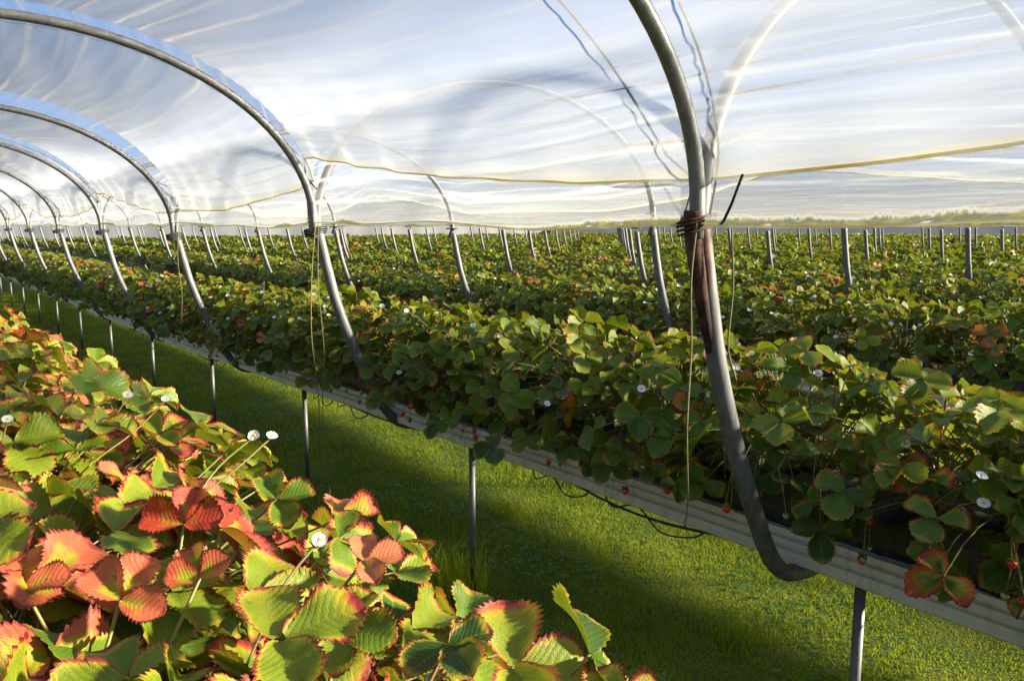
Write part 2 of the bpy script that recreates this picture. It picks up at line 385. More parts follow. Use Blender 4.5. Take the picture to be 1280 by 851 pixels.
# ---------------------------------------------------------------- grass
def blades(mb, xs, ys, hs, ws, lean, seg=2, z0=GROUND):
    k=len(xs); az=rng.uniform(0,2*PI,k); la=rng.uniform(0,2*PI,k); ln=rng.uniform(.2,1,k)*lean
    dx,dy=np.cos(az),np.sin(az); lx,ly=np.cos(la)*ln*hs,np.sin(la)*ln*hs
    rows=[]
    for j in range(seg+1):
        t_=j/seg; wd=ws*(1-.85*t_)
        for sgn in (-1,1):
            rows.append(np.stack([xs+lx*t_**1.7+sgn*dx*wd/2, ys+ly*t_**1.7+sgn*dy*wd/2, z0+hs*(t_-.12*ln*t_*t_)],1))
    v=np.stack(rows,1)
    nv=2*(seg+1)
    base=np.arange(k)[:,None]*nv
    f=np.concatenate([base+np.array([[2*j,2*j+1,2*j+3,2*j+2]]) for j in range(seg)],1).reshape(-1,4)
    col=np.stack([rng.uniform(0,1,k)**2*.7,rng.uniform(0,1,k),np.zeros(k),np.ones(k)],1)
    mb.add(v.reshape(-1,3),f,None,np.repeat(col,nv,0))
def uneven(x,y): return .5+.25*np.sin(x*5.1+1.3*np.sin(y*3.3))+.25*np.sin(y*6.7+2*np.sin(x*4.1))
gm=MB()
for (x0,x1,y0,y1,dens,wd,hh) in ((.3,4.4,-.2,4.,5200,.0036,.034),(.9,4.4,4.,9.,2600,.005,.036),(1.,4.2,9.,26.,900,.009,.04)):
    k=int((x1-x0)*(y1-y0)*dens); xs=rng.uniform(x0,x1,k); ys=rng.uniform(y0,y1,k)
    un=uneven(xs,ys); hs=hh*(.25+1.25*un)*rng.uniform(.5,1.3,k)
    blades(gm,xs,ys,hs,np.full(k,wd)*rng.uniform(.7,1.3,k),1.1)
tag(gm.build('grass',M['grass'],smooth=False),kind='stuff')
cm=MB()
k=15000; xs=rng.uniform(.4,4.2,k); ys=rng.uniform(0,9,k); keep=uneven(xs*.7+3,ys*.6)>.5; xs=xs[keep]; ys=ys[keep]; k=len(xs)
hz=GROUND+rng.uniform(.015,.042,k); a0=rng.uniform(0,2*PI,k); sz=rng.uniform(.008,.016,k)
for j in range(3):
    an=a0+j*2*PI/3; d=np.stack([np.cos(an),np.sin(an),rng.uniform(-.2,.35,k)],1); p=np.stack([-np.sin(an),np.cos(an),rng.uniform(-.3,.3,k)],1)
    c0=np.stack([xs,ys,hz],1); s_=sz[:,None]
    v=np.stack([c0,c0+(d*.65+p*.55)*s_,c0+d*1.15*s_,c0+(d*.65-p*.55)*s_],1)
    cm.add(v.reshape(-1,3),np.arange(4*k).reshape(-1,4))
tag(cm.build('clover',M['clover'],smooth=False),kind='stuff')

def tuft(name,x,y,n_,h,spread,label,lean=.8,wd=.005):
    b=MB(); r_=rng.uniform(0,1,n_)**.7*spread; a=rng.uniform(0,2*PI,n_)
    blades(b,r_*np.cos(a),r_*np.sin(a),h*rng.uniform(.4,1.,n_),np.full(n_,wd),lean,4,0.)
    o=b.build(name,M['grass'],smooth=False,loc=(x,y,GROUND)); return tag(o,label,'grass tuft','tufts of long grass left by the mower')
tuft('grass_tuft',2.12,3.16,240,.36,.15,'tall thin grass tuft around the foot of the second support post',.55,.006)
tuft('grass_tuft',3.0,3.9,70,.20,.10,'low bushy grass tuft under the white gutter behind the second support post',1.2)
tuft('grass_tuft',2.9,2.0,90,.22,.16,'pale grass tuft under the white gutter beside the rusty hoop leg',1.3)
tuft('grass_tuft',2.9,6.1,80,.24,.14,'grass tuft under the gutter below the second bent hoop leg',1.1)
tuft('grass_tuft',2.05,8.9,60,.30,.12,'upright grass tuft at the foot of the fifth support post',.6)
tuft('grass_tuft',2.0,10.6,60,.34,.14,'grass tuft standing on the path by the sixth support post',.6)

# ---------------------------------------------------------------- strawberry leaves
def leaflet(nv,nu,L,W,cup,droop,fold,ripple,ph_):
    i=np.arange(nv+1)/nv; v=1-(1-i)**1.35; v=v*.985+.008
    w=v**.62*(1-v**3.0)**.52; w=w/w.max()*W/2
    us=np.linspace(-1,1,2*nu+1)
    tooth=np.where(np.arange(nv+1)%2==0,rng.uniform(1.02,1.11,nv+1),rng.uniform(.84,.94,nv+1)); tooth[0]=1; 
    U,Vv=np.meshgrid(us,v)
    edge=(np.abs(U)>.99)
    scale=np.where(edge,tooth[:,None],1.)
    x=U*w[:,None]*scale
    y=Vv*L*(1+np.where(edge,(tooth[:,None]-1)*.25,0)) - (np.abs(U)**2)*0.02*L
    z=cup*(U**2)*w[:,None]*1.0+fold*np.abs(U)*w[:,None]-droop*L*Vv**2.2
    z=z+ripple*L*np.abs(U)**2*np.sin(Vv*11+ph_+np.sign(U)*1.3)
    P=np.stack([x,y,z],-1).reshape(-1,3)
    uv=np.stack([(U+1)/2,Vv],-1).reshape(-1,2)
    m=2*nu+1
    f=np.array([(r*m+c,r*m+c+1,(r+1)*m+c+1,(r+1)*m+c) for r in range(nv) for c in range(m-1)])
    return P,f,uv
FC={}
def norm(a): a=np.asarray(a,float); return a/(np.linalg.norm(a)+1e-12)
def trifoliate(mb, hub, d, nrm, size, lod, red, shade, age, cup=None, droop=None):
    d=norm(d); nrm=norm(nrm-np.dot(nrm,d)*d); b=np.cross(d,nrm)
    nv,nu=lod
    for k,ang in enumerate((0,rng.uniform(68,98),-rng.uniform(68,98))):
        a=R(ang); dd=d*math.cos(a)+b*math.sin(a)
        up=rng.uniform(-.12,.32)
        dd=norm(dd+nrm*up*(1 if k else .4)); nn=norm(nrm-np.dot(nrm,dd)*dd+b*rng.uniform(-.2,.2)); nn=norm(nn-np.dot(nn,dd)*dd); bb=np.cross(dd,nn)
        s=size*(1.0 if k==0 else .92)*rng.uniform(.9,1.1)
        P,f,uv=leaflet(nv,nu,s,s*rng.uniform(.86,1.0),rng.uniform(.0,.55) if cup is None else cup,rng.uniform(.02,.28) if droop is None else droop,rng.uniform(.05,.55),rng.uniform(.01,.06),rng.uniform(0,6))
        off=hub+dd*(.10*s if k==0 else .03*s)
        W=off+P[:,0:1]*bb+P[:,1:2]*dd+P[:,2:3]*nn
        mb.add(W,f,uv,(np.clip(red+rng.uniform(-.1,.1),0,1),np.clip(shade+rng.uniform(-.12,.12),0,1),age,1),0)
def stalk_pts(p0,p1,bow,n=4):
    t=np.linspace(0,1,n+1)[:,None]; c=(p0+p1)/2+np.array([0,0,bow])
    return (1-t)**2*p0+2*t*(1-t)*c+t*t*p1
SUNH=np.array([.75,-.66,.1])
def plant_leaves(mb, n, spread, height, size, lod, redf, avoid=None, front=None, origin=(0,0,0)):
    """n trifoliate leaves on stalks round a crown at the origin"""
    for i in range(n):
        q=(i+.5)/n
        az=i*2.39996+rng.uniform(-.4,.4)
        pol=(q**.6)*R(100)                      # from upright to hanging
        L=rng.uniform(.8,1.15)
        rr=math.sin(pol)*spread*L; zz=math.cos(pol)*height*rng.uniform(.75,1.1)+(.03 if pol<R(80) else -.02)
        hub=np.array([math.cos(az)*rr, math.sin(az)*rr*.9, zz])
        out=np.array([math.cos(az),math.sin(az),0])
        if avoid is not None and avoid(hub+np.array(origin)): continue
        tilt=rng.uniform(.15,.75)*math.sin(pol)+rng.uniform(-.15,.25)
        nr=norm(np.array([0,0,1.])*math.cos(min(pol*.75,1.3))+out*math.sin(min(pol*.75,1.3))+rng.normal(0,.2,3)+.38*SUNH)
        dr=norm(out*(.9)+np.array([0,0,-.35-.5*math.sin(pol)*tilt])+rng.normal(0,.25,3))
        red=redf(q); shade=np.clip(.86-.6*q+rng.normal(0,.17),0,1)  # upper leaves coloured lighter to paint in sunlit tops, hanging ones darker
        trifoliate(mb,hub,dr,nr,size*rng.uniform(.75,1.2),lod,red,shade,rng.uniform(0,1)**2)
        mb.tube(stalk_pts(np.array([rng.uniform(-.03,.03),rng.uniform(-.03,.03),0]),hub,.05+.05*math.sin(pol)),[.0028,.0026,.0024,.0022,.002],4,1,cap=False)

def red_green(q):
    r_=rng.uniform(0,1); return rng.uniform(.5,.85) if r_>.955 else (rng.uniform(.15,.36) if r_>.5 else rng.uniform(0.04,.16))
def red_strong(q):
    r_=rng.uniform(0,1); return rng.uniform(.6,.95) if r_>.80 else (rng.uniform(.22,.42) if r_>.30 else rng.uniform(.12,.24))

# x across, z relative to the clamp; hooks under the gutter
def leg_curve(dz):
    P=[(.0,0,.0),(.022,0,-.10),(.045,0,-.20),(.085,0,-.36),(.14,0,-.52),(.215,0,-.70),(.30,0,-.87),(.345,0,-.955),(.40,0,-1.03),(.47,0,-1.075),(.56,0,-1.09),(.66,0,-1.09)]
    return [(x,y,z*(1.0+dz)) for x,y,z in P]
def leg_clear(k,n_=1):
    xj=line_x(n_,HOOPS[k]); pts=np.array([(xj+px,HOOPS[k],1.765+pz*1.03) for px,_,pz in leg_curve(0)])
    def f(p):
        if abs(p[1]-HOOPS[k])>.17: return False
        xl=np.interp(-p[2],-pts[:,2],pts[:,0])
        return p[0]<xl+.09
    return f
VAR_MID=[]; VAR_LOW=[]
for i in range(11):
    mb=MB(); plant_leaves(mb,58,.40,.32,.076,(18,3),red_green); VAR_MID.append(mb.mesh('foliage',[M['leaf'],M['stalk']]))
for i in range(7):
    mb=MB(); plant_leaves(mb,54,.41,.31,.078,(5,1),red_green); VAR_LOW.append(mb.mesh('foliage',[M['leaf'],M['stalk']]))

# flowers and berries (meshes shared by every copy)
def flower_mesh():
    b=MB()
    for k in range(5):
        a=k*2*PI/5; d=np.array([math.cos(a),math.sin(a),.22]); p=np.array([-math.sin(a),math.cos(a),0])
        nn=norm(np.cross(d,p)); P=[];F=[];m=5
        for i,t_ in enumerate((0.12,.4,.7,.92,1.)):
            wd=(.22,.46,.56,.42,.16)[i]
            for j,u in enumerate((-1,0,1)): P.append(d*t_*.0155+p*u*wd*.0155+np.array([0,0,.002*abs(u)+.0012*k%2]))
        for i in range(4):
            for j in range(2): F.append((i*3+j,i*3+j+1,i*3+3+j+1,i*3+3+j))
        b.add(P,F)
    return b.mesh('flower',M['petal'])
def centre_mesh():
    b=MB(); b.tube([(0,0,.001),(0,0,.004),(0,0,.0065),(0,0,.0075)],[.0055,.0058,.004,.001],8); return b.mesh('flower_centre',M['pollen'])
def berry_mesh(mat,s):
    b=MB(); z=np.array([0,-.12,-.3,-.6,-.9,-1.12,-1.2])*.02*s; r_=np.array([.25,.62,.80,.78,.5,.22,.04])*.0155*s
    b.tube(np.stack([0*z,0*z,z],1),r_,12); return b.mesh('berry',mat)
def calyx_mesh(s):
    b=MB()
    for k in range(7):
        a=k*2*PI/7; d=np.array([math.cos(a),math.sin(a),0]); p=np.array([-math.sin(a),math.cos(a),0])
        P=[np.array([0,0,.003*s]),d*.007*s+p*.004*s+np.array([0,0,.002*s]),d*.015*s+np.array([0,0,.0035*s]),d*.007*s-p*.004*s+np.array([0,0,.002*s])]
        b.add(P,[(0,1,2,3)])
    return b.mesh('calyx',M['calyx'])
ME_FLOWER=flower_mesh(); ME_CENTRE=centre_mesh()
BERRIES=[(berry_mesh(M['berry_red'],1.),calyx_mesh(1.)),(berry_mesh(M['berry_green'],.8),calyx_mesh(.8)),(berry_mesh(M['berry_turn'],.9),calyx_mesh(.9)),(berry_mesh(M['berry_green'],.6),calyx_mesh(.6))]

def put(name, me, parent, loc, rot=(0,0,0), sc=1.):
    o=bpy.data.objects.new(name,me); o.location=loc; o.rotation_euler=rot; o.scale=(sc,)*3; return link(o,parent)
def add_flower(root, loc, face, detail=True, sc=1.):
    q=Vector(face).to_track_quat('Z','Y').to_euler()
    o=put('flower',ME_FLOWER,root,loc,q,sc)
    if detail: put('flower_centre',ME_CENTRE,o,(0,0,0))
def add_berry(root, loc, kind, detail=True, sc=1.):
    o=put('berry',BERRIES[kind][0],root,loc,(rng.uniform(-.25,.25),rng.uniform(-.25,.25),rng.uniform(0,6)),sc)
    if detail: put('calyx',BERRIES[kind][1],o,(0,0,0))

def trusses(root, side, detail, nfl, nbe):
    """flower and fruit stalks leaning out over the table edge on one side"""
    st=MB(); 
    for i in range(nfl):
        tip=np.array([side*rng.uniform(.05,.42),rng.uniform(-.16,.16),rng.uniform(.18,.37)])
        if abs(tip[0])>.28: tip[2]=rng.uniform(.06,.24)
        st.tube(stalk_pts(np.array([0,0,.02]),tip,.10,6),.0017,4,cap=False)
        add_flower(root,tip,(side*.6+rng.uniform(-.4,.4),-.6+rng.uniform(-.4,.4),.8),detail,rng.uniform(.75,1.0))
    i=0
    while i<nbe:
        y=rng.uniform(-.14,.14); a=np.array([side*rng.uniform(.24,.33),y,rng.uniform(-.0,.08)])
        P=stalk_pts(np.array([0,0,.03]),a,.14,6); st.tube(P,.0018,4,cap=False)
        for k in range(min(nbe-i,int(rng.integers(1,4)))):
            e=a+np.array([side*rng.uniform(-.02,.06),rng.uniform(-.07,.07),-rng.uniform(.05,.19)])
            st.tube(stalk_pts(a,e,.03,4),.0012,4,cap=False)
            kind=int(rng.choice([0,0,1,1,2,3])); add_berry(root,e,kind,detail,rng.uniform(.8,1.1)); i+=1
    if st.n: st.build('fruit_stalk',M['stalk'],root)

ORD=['first','second','third','fourth','fifth','sixth','seventh','eighth','ninth','tenth','eleventh','twelfth','thirteenth','fourteenth','fifteenth','sixteenth','seventeenth','eighteenth','nineteenth','twentieth','twenty-first','twenty-second','twenty-third','twenty-fourth']
def arch_of(y): return int(np.clip(round((y-1.34)/2.5),0,23))
CROWN=.285

# ---------------------------------------------------------------- hero leaves of the row in front (where the photo shows them)
RT=np.array([.787,-.617,0.]); AW=np.array([.617,.787,0.]); UPV=np.array([0,0,1.])
def vec(r_,a,u): return r_*RT+a*AW+u*UPV
#      hub (x,y,z)          direction        normal           size red shade age cup droop
HERO=[((.260,.982,1.40),vec(.05,.5,.55),vec(0,-.75,.65),.078,.98,.75,.05,.55,.0),
 ((.152,.812,1.40),vec(.2,.6,.35),vec(0,-.6,.8),.078,.80,.95,.55,.15,.05),
 ((.235,.838,1.39),vec(-.4,.5,.5),vec(.1,-.7,.7),.056,.80,1.,.45,.35,.05),
 ((.222,.592,1.43),vec(.75,.45,.10),vec(.05,-.55,.85),.100,.34,.92,.2,.12,.08),
 ((.424,1.106,1.36),vec(.8,.3,.12),vec(.1,-.5,.85),.085,.28,.62,.1,.15,.1),
 ((.402,.79,1.38),vec(.8,.3,.05),vec(0,-.4,.9),.070,1.,.95,1.,.1,.1),
 ((.357,.547,1.40),vec(.25,-.45,-.05),vec(-.1,-.3,.95),.070,.25,.12,.1,.25,.1),
 ((.437,.558,1.345),vec(.85,.1,-.05),vec(.35,-.35,.85),.110,.42,.95,.3,.3,.22),
 ((.485,.464,1.33),vec(.7,.3,.0),vec(.1,-.3,.95),.070,.35,.85,.2,.3,.15),
 ((.084,.925,1.39),vec(-.3,.5,.2),vec(0,-.5,.85),.080,.9,.9,.6,.1,.1),
 ((.224,1.465,1.39),vec(-.2,.6,.2),vec(.1,-.5,.85),.085,.25,.75,.1,.15,.1),
 ((.371,1.524,1.38),vec(.4,.5,.2),vec(.1,-.5,.85),.085,.5,.8,.3,.3,.1),
 ((.321,.677,1.37),vec(.6,-.2,.0),vec(.1,-.4,.9),.075,.3,.75,.1,.2,.1)]
HERO=[(tuple(np.array((0,0,EYE))+(np.array(h[0])-np.array((0,0,EYE)))*1.09),)+h[1:] for h in HERO]
HP=np.array([h[0] for h in HERO]); CAMP=np.array([0,0,EYE])
def too_close(p):
    """keeps the scattered leaves from burying the large ones placed by hand"""
    for h in HP:
        d=norm(CAMP-h); q=np.dot(p-h,d)
        if .0<q<.30 and np.linalg.norm(p-h-d*q)<.06: return True
    return False
# ---------------------------------------------------------------- plants
n_ind=0
FG_FLOWERS=[(.472,1.237,1.42),(.438,1.223,1.43),(.364,1.722,1.42),(.148,1.635,1.42),(.414,1.635,1.42),(.379,.856,1.39),(.42,2.4,1.38),(.2,2.9,1.38)]
fg_y=np.arange(-.05,6.0,.2)
for i,y in enumerate(fg_y):
    x=row_x(0)+(.06 if i%2 else -.06)+rng.uniform(-.03,.03); z=zrow(y)+CROWN
    root=empty('strawberry_plant',(x,y,z))
    mb=MB(); lod=(22,4) if y<1.9 else (14,3)
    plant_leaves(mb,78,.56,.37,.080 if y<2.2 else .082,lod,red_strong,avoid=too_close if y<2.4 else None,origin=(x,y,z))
    for h in HERO:
        if abs(fg_y-(h[0][1]-.1)).argmin()==i:
            hp=np.array(h[0])-np.array([x,y,z])
            trifoliate(mb,hp,h[1],h[2],h[3]*.70,(26,5),h[4],h[5],h[6],h[7],h[8])
            mb.tube(stalk_pts(np.array([.02,0,0]),hp,.05),[.0030,.0028,.0026,.0024,.0022],5,1,cap=False)
    sb=MB()
    for (fx,fyy,fz) in FG_FLOWERS:
        if abs(fg_y-(fyy-.12)).argmin()==i:
            fp=np.array([fx-x,fyy-y,fz-z]); sb.tube(catmull([(.05,rng.uniform(-.08,.08),.02),tuple(fp*.55+np.array([rng.uniform(-.04,.04),rng.uniform(-.04,.04),.05])),tuple(fp*.85+np.array([rng.uniform(-.015,.015),0,.015])),tuple(fp)],5),.0016,5,cap=False); add_flower(root,fp,(rng.uniform(-.5,.6),-.6,rng.uniform(.3,1.)),True,rng.uniform(.55,.7))
    if sb.n: sb.build('fruit_stalk',M['stalk'],root)
    mb.build('foliage',[M['leaf_autumn'],M['stalk']],root)
    None
    k=arch_of(y)
    tag(root,'red edged strawberry plant in the front row of the photo, '+('below the first arch' if y<1.6 else 'level with the %s arch'%ORD[k] if k>0 else 'just beyond the first arch'),'strawberry plant','red edged strawberry plants in the front row'); n_ind+=1

SPEC={1:(.30,23.5,.25,VAR_MID),2:(1.2,17.5,.27,VAR_LOW),3:(2.0,14.5,.28,VAR_LOW),4:(2.8,12.,.30,VAR_LOW)}
for n,(y0,y1,dy,var) in SPEC.items():
    ys=np.arange(y0,y1,dy)
    for i,y in enumerate(ys):
        x=row_x(n)+(.05 if i%2 else -.05)+rng.uniform(-.02,.02); yy=y+rng.uniform(-.03,.03); z=zrow(yy)+CROWN
        v=VAR_MID if (n==1 and y<9) or (n==2 and y<5) else VAR_LOW
        root=empty('strawberry_plant',(x,yy,z))
        kk=arch_of(yy)
        if n<=2 and kk<(8 if n==1 else 4) and abs(yy-HOOPS[kk])<.55:
            mb=MB(); plant_leaves(mb,56,.40,.32,.076,(18,3) if n==1 and yy<6 else (8,2),red_green,avoid=leg_clear(kk,n),origin=(x,yy,z)); mb.build('foliage',[M['leaf'],M['stalk']],root)
        else: f=put('foliage',v[i%len(v)] if i%3 else v[int(rng.integers(len(v)))],root,(0,0,0),(0,0,rng.uniform(-.5,.5)),rng.uniform(.9,1.1))
        det=(n==1 and y<7)
        if n==1: trusses(root,-1,det,int(rng.integers(1,5)) if y<9 else 2,int(rng.integers(3,10)) if y<9 else 3)
        elif n==2: trusses(root,-1,False,int(rng.integers(1,5)),1 if rng.uniform()<.4 else 0)
        else: trusses(root,-1,False,int(rng.integers(0,3)),0)
        k=arch_of(yy)
        tag(root,'strawberry plant in the %s table row beyond the grass path, level with the %s arch'%(ORD[n-1],ORD[k]),'strawberry plant','strawberry plants in the %s row, %s arch'%(ORD[n-1],ORD[k])); n_ind+=1
print('individual plants',n_ind)

# the rest of the field reads as one mass
far=MB(); blo=MB()
def far_row(n,y0,y1,per_m,size,lod):
    k=int((y1-y0)*per_m)
    for _ in range(k):
        y=rng.uniform(y0,y1); c=zrow(y)+CROWN
        an=rng.uniform(-1.25,1.25); sp=rng.uniform(.75,1.05)
        hub=np.array([row_x(n)+math.sin(an)*.40*sp,y,c+math.cos(an)*.30*sp+.02*math.sin(y*5+n)])
        nr=norm(np.array([math.sin(an)*.8,0,math.cos(an)*.8+.2])+rng.normal(0,.25,3)+.38*SUNH)
        dr=norm(np.array([math.sin(an)*.5,rng.uniform(-.8,.8),-.3])+rng.normal(0,.3,3))
        trifoliate(far,hub,dr,nr,size*rng.uniform(.8,1.25),lod,red_green(0),np.clip(.80-.35*abs(an)+rng.normal(0,.2),0,1),rng.uniform(0,1)**2)  # crown of the row again tinted lighter as if sunlit, flanks darker
        if rng.uniform()<.05:
            p=hub+nr*.05; s=.018; q=norm(np.cross(nr,[0.3,.7,.2])); r2=np.cross(nr,q)
            blo.add([p+q*s,p+r2*s,p-q*s,p-r2*s],[(0,1,2,3)])
far_row(0,6.0,11,60,.1,(4,1))
far_row(1,23.5,40,40,.12,(3,1))
far_row(2,17.5,45,40,.12,(3,1)); far_row(3,14.5,45,38,.12,(3,1)); far_row(4,11.9,45,36,.12,(3,1))
for n in range(5,N_ROWS): far_row(n,max(.3,.30*row_x(n)-1.),46,34 if n<8 else (26 if n<12 else 16),.125 if n<12 else .16,(3,1))
far_row(0,-3.5,-.15,40,.12,(3,1))
for n,(y0,y1,dy,var) in SPEC.items(): far_row(n,-7.-.8*n if n<4 else -8,y0-.12,44,.12,(3,1))
far_row(5,-6,.3,30,.12,(3,1))
tag(far.build('strawberry_foliage',M['leaf']),kind='stuff'); tag(blo.build('strawberry_blossom',M['petal']),kind='stuff')

# ---------------------------------------------------------------- tables: gutter, bag, posts
def sweep(mb, prof, ys, xc, closed=False, mi=0, zoff=None, wob=None):
    m=len(prof); P=[];UV=[]
    for j,y in enumerate(ys):
        zz=zrow(y)
        for i,(px,pz) in enumerate(prof):
            w_=wob(i,y) if wob else (0,0)
            P.append((xc+px+w_[0],y,zz+pz+w_[1])); UV.append((i/m,y))
    F=[]
    for j in range(len(ys)-1):
        for i in range(m if closed else m-1):
            i2=(i+1)%m; F.append((j*m+i,j*m+i2,(j+1)*m+i2,(j+1)*m+i))
    mb.add(P,F,UV,mi=mi)
# corrugated side of the gutter: three ribs
side=[(-.138,.100),(-.150,.100),(-.153,.084),(-.139,.081),(-.139,.071),(-.153,.068),(-.153,.050),(-.139,.047),(-.139,.037),(-.153,.034),(-.155,.000),(-.148,-.006),(-.135,-.004)]
prof=side+[(-x,z) for x,z in side[::-1]]
inner=[(x*.985 if abs(x)>.14 else x, z+.003) for x,z in prof]
post_me=None
pm=MB(); pm.tube([(0,0,0),(0,0,1)],.0165,10); post_me=pm.mesh('leg',M['post'])
for n in range(0,N_ROWS):
    y0=(-4.,-8.,-9.,-9.5,-8.5,-6.5)[n] if n<6 else .30*row_x(n)-2.; y1=26 if n==0 else Y_END-2
    root=empty('growing_table',(row_x(n),y0,GROUND))
    lab='white growing gutter on steel posts carrying the front row of red edged plants' if n==0 else 'white growing gutter on steel posts, %s row beyond the grass path'%ORD[n-1]
    tag(root,lab,'growing table','long growing tables standing in parallel rows')
    off=Vector((row_x(n),y0,GROUND))
    def place(o): o.location=-off; return o
    ys=np.concatenate([np.arange(y0,12,.5 if n>1 else .25),np.arange(12,y1+1,2.)])
    b=MB(); sweep(b,prof,ys,row_x(n),True); place(b.build('gutter',M['gutter'],root,smooth=False))
    # grow bag: rounded black sleeve that bulges between its fixings
    b=MB(); K=18; bp=[]
    for i in range(K):
        a=2*PI*i/K; cx=abs(math.cos(a))**.55*math.copysign(1,math.cos(a)); cz=abs(math.sin(a))**.6*math.copysign(1,math.sin(a)); bp.append((.128*cx,.165+.108*cz))
    def wob(i,y): 
        if n>1: return (0,0)
        q=.010*math.sin(y*9+i*1.7)+.007*math.sin(y*23+i*3.1)
        return (q,q*.5)
    sweep(b,bp,ys if n>1 else np.concatenate([np.arange(y0,9,.06),np.arange(9,y1+1,.5)]),row_x(n),True,wob=wob); place(b.build('grow_bag',M['bag'],root))
    y=1.12-2.0
    while y<(24 if n<2 else 14):
        if y>y0:
            for sx in ((-.085,) if n!=1 else (-.085,)):
                h=zrow(y)-GROUND-.006
                o=bpy.data.objects.new('leg',post_me); link(o,root); o.location=(sx,y-y0,0); o.scale=(1,1,h); o.rotation_euler=(rng.uniform(-.008,.008),rng.uniform(-.008,.008),0)
        y+=2.03
    if n==1:   # short clips of the gutter joints
        b=MB()
        for y in np.arange(.4,24,3.0):
            zz=zrow(y); b.box(row_x(n)-.159,row_x(n)-.1565,y-.018,y+.018,zz+.002,zz+.098)
        place(b.build('joint_strap',M['gutter'],root))

# ---------------------------------------------------------------- hoop legs
LEG={}
def leg_parts(key,rusty,dz):
    b=MB(); b.tube(catmull(leg_curve(dz),5),.027,14); tube=b.mesh('bent_tube',M['steel_rust'] if rusty else M['steel'])
    b=MB(); P=catmull([(-.024,0,.03),(-.018,0,-.06),(.014,0,-.18),(.052,0,-.30),(.104,0,-.43)],5); b.tube(P,np.linspace(.026,.014,len(P)),12); stub=b.mesh('welded_stub',M['rust' if rusty else 'steel'])
    b=MB()
    for zc,rr,tk in ((.0,.058,.0042),(-.011,.057,.0038),(.009,.057,.0038),(-.022,.054,.003)):
        P=[(-.012+rr*1.05*math.cos(a),rr*.62*math.sin(a),zc+.012*math.cos(a+.6)) for a in np.linspace(0,2*PI,29)]; b.tube(P,tk,6,cap=False)
    ring=b.mesh('wire_ring',M['rust' if rusty else 'dark_steel'])
    b=MB(); b.tube([(-.012,0,.035),(-.012,0,.047)],[.056,.056],14); cap=b.mesh('top_plate',M['rust'])
    LEG[key]=(tube,stub,ring,cap)
leg_parts('rusty',True,0.0); leg_parts('near',False,0.0); leg_parts('mid',False,.045); leg_parts('far',False,.10)
leg_cache={}
ZJ=1.765
for n in range(0,N_ROWS-1):
    for k,y in enumerate(HOOPS):
        if n==0: continue
        x=line_x(n,y)
        if y<.36*x-1.6 or y>46 or n>11: continue
        if n>=5 and k>10: continue
        dz=(1.765-zrow(y)-.027+.008)/1.09-1
        key='near' if dz<.02 else ('mid' if dz<.07 else 'far')
        zj=zrow(y)-.034+1.09*(1+{'near':0.,'mid':.045,'far':.10}[key])
        root=empty('hoop_leg',(x,y,zj),rng.uniform(-.03,.03))
        m=LEG['rusty' if (n,k)==(1,0) else key]
        put('bent_tube',m[0],root,(0,0,0)); put('welded_stub',m[1],root,(0,0,0)) if (n,k)==(1,0) else None; put('top_plate',m[3],root,(0,0,0)) if n>1 else None
        if n==1: put('wire_ring',m[2],root,(0,0,0))
        if n==1 and k==0: lab='nearest bent hoop leg, thick grey tube streaked with brown rust below its wire ring'
        elif n==1: lab='bent grey hoop leg in the first row beyond the grass path, under the %s arch'%ORD[k]
        else: lab='bent hoop leg in the %s row beyond the grass path, level with the %s arch'%(ORD[n-1],ORD[k])
        tag(root,lab,'hoop leg','bent tube legs carrying the tunnel hoops')
        leg_cache[(n,k)]=zj

# ---------------------------------------------------------------- hoops of the bay overhead and of the next bay
def bay_centre(b_,y): return line_x(b_,y)+.0+1.25 if b_>=1 else line_x(1,y)-1.25
AX,AZ,ZB=1.25,.82,1.78
def hoop_pts(cx,zb,a0,a1,n_=48):
    a=np.linspace(a0,a1,n_); return [(cx+AX*math.cos(t_),0,zb+AZ*math.sin(t_)) for t_ in a]
for bay in (0,1):
    for k,y in enumerate(HOOPS):
        if bay==1 and k>9: continue
        xl=line_x(1,y); cx=xl-1.25 if bay==0 else xl+1.25
        b=MB(); pts=hoop_pts(0,0,0,PI)
        if bay==0: pts=[(1.247,0,-.07)]+pts+[(-1.247,0,-.07)]
        else: pts=[(1.22,0,-.07)]+pts+[(-1.235,0,-.07)]
        if (bay,'m') not in leg_cache:
            b.tube(pts,.0205,14); leg_cache[(bay,'m')]=b.mesh('tunnel_hoop',M['steel'])
        o=bpy.data.objects.new('tunnel_hoop',leg_cache[(bay,'m')]); link(o); o.location=(cx-.02 if bay==0 else cx+.0,y,leg_cache.get((1,k),1.77)+.03); o.rotation_euler=(0,0,rng.uniform(-.008,.008))
        if bay==0: lab='thick grey tube arch overhead rising from the rusty leg' if k==0 else '%s grey tube arch of the tunnel overhead, counted from the rusty leg'%ORD[k]
        else: lab='grey tube arch of the next tunnel seen through its film, %s from the rusty leg'%ORD[k]
        tag(o,lab,'tunnel hoop','tube arches of the tunnel overhead' if bay==0 else 'tube arches of the next tunnel')

